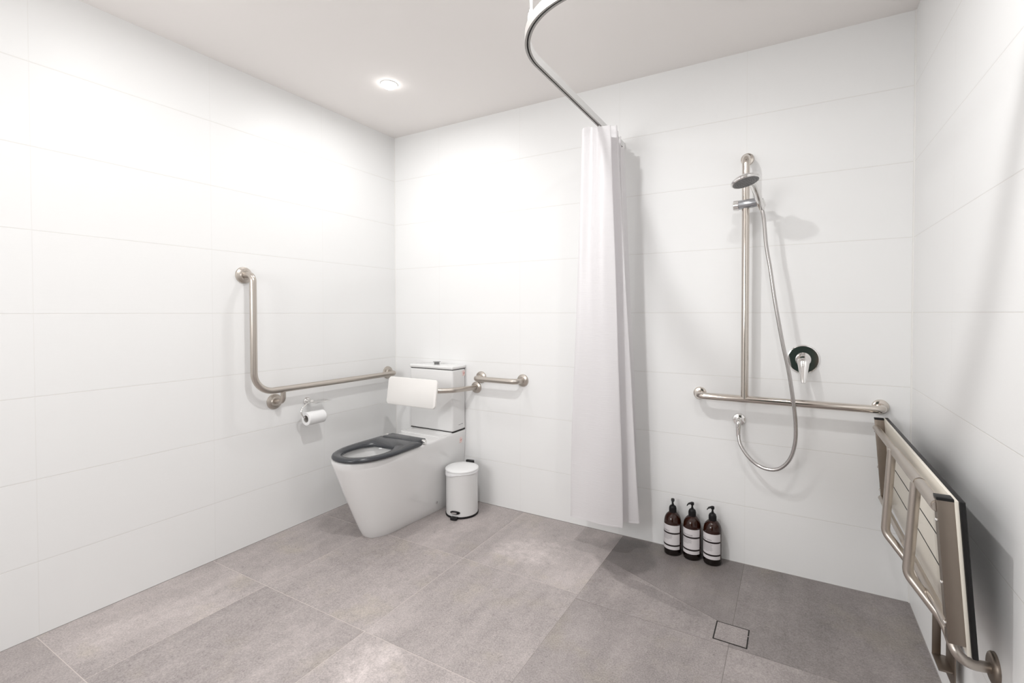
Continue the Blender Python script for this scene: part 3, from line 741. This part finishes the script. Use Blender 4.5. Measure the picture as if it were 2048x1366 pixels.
t = thing('shower_curtain', 'white shower curtain bunched up at the wall end of the curved rail', 'curtain', (-.76, 2.2, .15))
top = [(-.855, 2.085), (-.848, 2.056), (-.790, 2.045), (-.717, 2.052), (-.790, 2.085), (-.862, 2.110), (-.800, 2.130), (-.716, 2.137), (-.800, 2.160), (-.862, 2.180), (-.800, 2.200), (-.733, 2.207), (-.800, 2.230), (-.860, 2.250), (-.800, 2.272), (-.742, 2.276), (-.810, 2.298), (-.850, 2.318), (-.800, 2.332), (-.748, 2.345)]
bot = [(-.965, 2.185), (-.950, 2.152), (-.820, 2.135), (-.690, 2.168), (-.760, 2.215), (-.900, 2.235), (-.800, 2.225), (-.632, 2.240), (-.750, 2.264), (-.900, 2.270), (-.790, 2.278), (-.690, 2.290), (-.780, 2.302), (-.890, 2.308), (-.780, 2.316), (-.690, 2.326), (-.770, 2.345), (-.865, 2.350), (-.760, 2.355), (-.672, 2.368)]
K = 9
tp = cr([Vector((x, y, 0)) for x, y in top], K); bt = cr([Vector((x, y, 0)) for x, y in bot], K)
rows = 70; Zt, Zb = 2.012, .150; rings_ = []
n = len(tp)
for k in range(rows+1):
    s = k/rows; e = s**1.05; row = []
    for i in range(n):
        u = i/(n-1); p = tp[i].lerp(bt[i], e)
        wv = .006*math.sin(5*s+u*37)*s + .004*math.sin(11*s+u*70)*s
        xx = tp[i].x; zt = Zt+.014*min(1, max(0, (-.785-xx)/.03))*min(1, max(0, (xx+.862)/.03))+(.030*min(1, max(0, (xx+.7535)/.004)) if i > 5*K else 0)-.0015*math.sin(i*.9)
        z = zt*(1-s)+(Zb+.012*u+.006*math.sin(u*19))*s
        if i < 3*K: wv += .013*math.sin(PI*i/(3*K))*math.sin(2*PI*i/(1.5*K)+.6)*(1-.45*s)
        row.append(Vector((p.x+wv*.4, min(p.y+wv, 2.392), z)))
    rings_.append(row)
b = BM(); loft(b, rings_, False, False, closed=False); cu = new_obj('curtain_cloth', b, M_curt, t, ang=180)
b = BM()
row0 = [v+Vector((0, -.0012, 0)) for v in rings_[-1]]; rowm = [v+Vector((0, -.0012, 0)) for v in rings_[-2]]
row1 = [a_.lerp(c_, .30) for a_, c_ in zip(row0, rowm)]
loft(b, [row0, row1], False, False, closed=False); new_obj('hem', b, M_curt, t, ang=180)
for i, (x, y) in enumerate(top):
    if i % 2 == 1 or i == 0:
        yy = 2.050+.31*i/19
        b = BM(); lathe(b, [(0, -.014), (.0035, -.014), (.0035, .004), (0, .004)], (RX, yy, 2.018), n=8)
        new_obj('glider', b, M_white, t)

# ------------------------------------------------------------------ floor drain
t = thing('floor_drain', 'square tile-insert floor drain with a black gap in the shower floor', 'drain', (-.185, 1.850, 0))
b = BM(); dx0, dx1, dy0, dy1 = -.2425, -.1285, 1.793, 1.905; g = .0044
for lo, hi in (((dx0, dy0), (dx1, dy0+g)), ((dx0, dy1-g), (dx1, dy1)), ((dx0, dy0+g), (dx0+g, dy1-g)), ((dx1-g, dy0+g), (dx1, 1.862)), ((dx1-g, 1.868), (dx1, dy1-g))):
    box(b, (*lo, -.0008), (*hi, .0007))
new_obj('gap_frame', b, M_dark, t)
b = BM(); box(b, (dx0+g, dy0+g, -.0008), (dx1-g, dy1-g, .0010)); ins = new_obj('tile_insert', b, M_floor, t, smooth=False)
ca = ins.data.color_attributes.new('tone', 'FLOAT_COLOR', 'CORNER')
for d in ca.data: d.color = (.40, .3, .8, 1)

# ------------------------------------------------------------------ folding shower seat
t = thing('folding_shower_seat', 'fold-up shower seat with steel tube frame on the right wall', 'shower seat', (XR, 1.85, .34))
def tiltx(x, z):  # leaning: the top is further from the wall
    return x+(.752-z)*.075
Y0, Y1, ZT, ZB = 1.372, 2.335, .752, .408
def plank(bm, x0, x1, y0, y1, z0, z1, bev=.001):
    tmp = bmesh.new(); box(tmp, (x0, y0, z0), (x1, y1, z1), bev)
    for v in tmp.verts: v.co.x = tiltx(v.co.x, v.co.z)
    me = bpy.data.meshes.new('tmp'); tmp.to_mesh(me); tmp.free(); bm.from_mesh(me); bpy.data.meshes.remove(me)
b = BM(); plank(b, .3245, .3355, Y0, Y1, ZB, ZT, .002); new_obj('black_edge_board', b, M_black, t)
b = BM(); plank(b, .3170, .3245, Y0+.004, Y1-.004, ZB+.002, ZT-.001, .001); wbd = new_obj('seat_board', b, M_cream, t)
for zz in (.680, .600, .520):
    b = BM(); plank(b, .3163, .3174, Y0+.09, Y1-.07, zz-.0018, zz+.0018, 0)
    new_obj('slot', b, M_dark, wbd)
for (ya, yb_, zb_) in ((1.378, 1.386, .428), (2.298, 2.304, .418)):
    b = BM(); plank(b, .2865, .3170, ya, yb_, zb_, ZT-.002, .0008)
    plank(b, .2865, .2890, yb_-.001, yb_+(.020 if ya < 2 else .006), zb_, ZT-.002, 0)
    ch = new_obj('side_channel', b, M_steel2, t)
    b = BM(); plank(b, .2860, .3172, ya-.001, yb_+(.020 if ya < 2 else .010), ZT-.005, ZT+.002, .001); new_obj('end_cap', b, M_black, ch)
    for zz in (.70, .56, .47):
      b = BM(); lathe(b, [(0, 0), (.004, 0), (.004, .003), (.0025, .0045), (0, .0045)], (tiltx(.2865, zz), (ya+yb_)/2+.004, zz), (-1, 0, 0), 12)
      new_obj('rivet', b, M_chrome, ch)
b = BM(); tube(b, [(.292, 1.386, .730), (.292, 2.300, .716)], .0115, 20); new_obj('upper_rail', b, M_steel, t)
b = BM(); tube(b, [(.310, 1.386, .468), (.310, 2.300, .440)], .0095, 20); new_obj('lower_rail', b, M_steel, t)
def sleeve(ya, yb_):
    b = BM(); za, zb_ = .730-.0153*(ya-1.386), .730-.0153*(yb_-1.386)
    tube(b, [(.292, ya, za), (.292, yb_, zb_)], .0142, 24); return new_obj('sleeve', b, M_steel, t)
sleeve(1.565, 1.905); sleeve(1.39, 1.555)
def leg(y, zb_, flg):
    b = BM()
    P = [(.283, y, .728), (.268, y, zb_), (.333, y-.055, zb_-.078), (.346, y-.095, zb_-.128), (.372, y-.090, zb_-.145), (XR-.004, y-.075, zb_-.148)]
    tube(b, P, .0122, 22, [0, .035, .10, .06, .06, 0], 8)
    lg = new_obj('support_leg', b, M_steel, t)
    f_ = flange(t, (XR, y-.075, zb_-.148), (-1, 0, 0), .036, M_steel2, True)
leg(1.560, .487, True); leg(1.900, .458, True)
b = BM()  # strap bracket hanging from the far leg's foot
box(b, (.366, 1.785, .166), (.386, 1.790, .335), .001); box(b, (.366, 1.712, .163), (.402, 1.790, .168), .001); box(b, (.398, 1.705, .120), (.402, 1.790, .335), .001)
new_obj('strap_bracket', b, M_steel2, t)
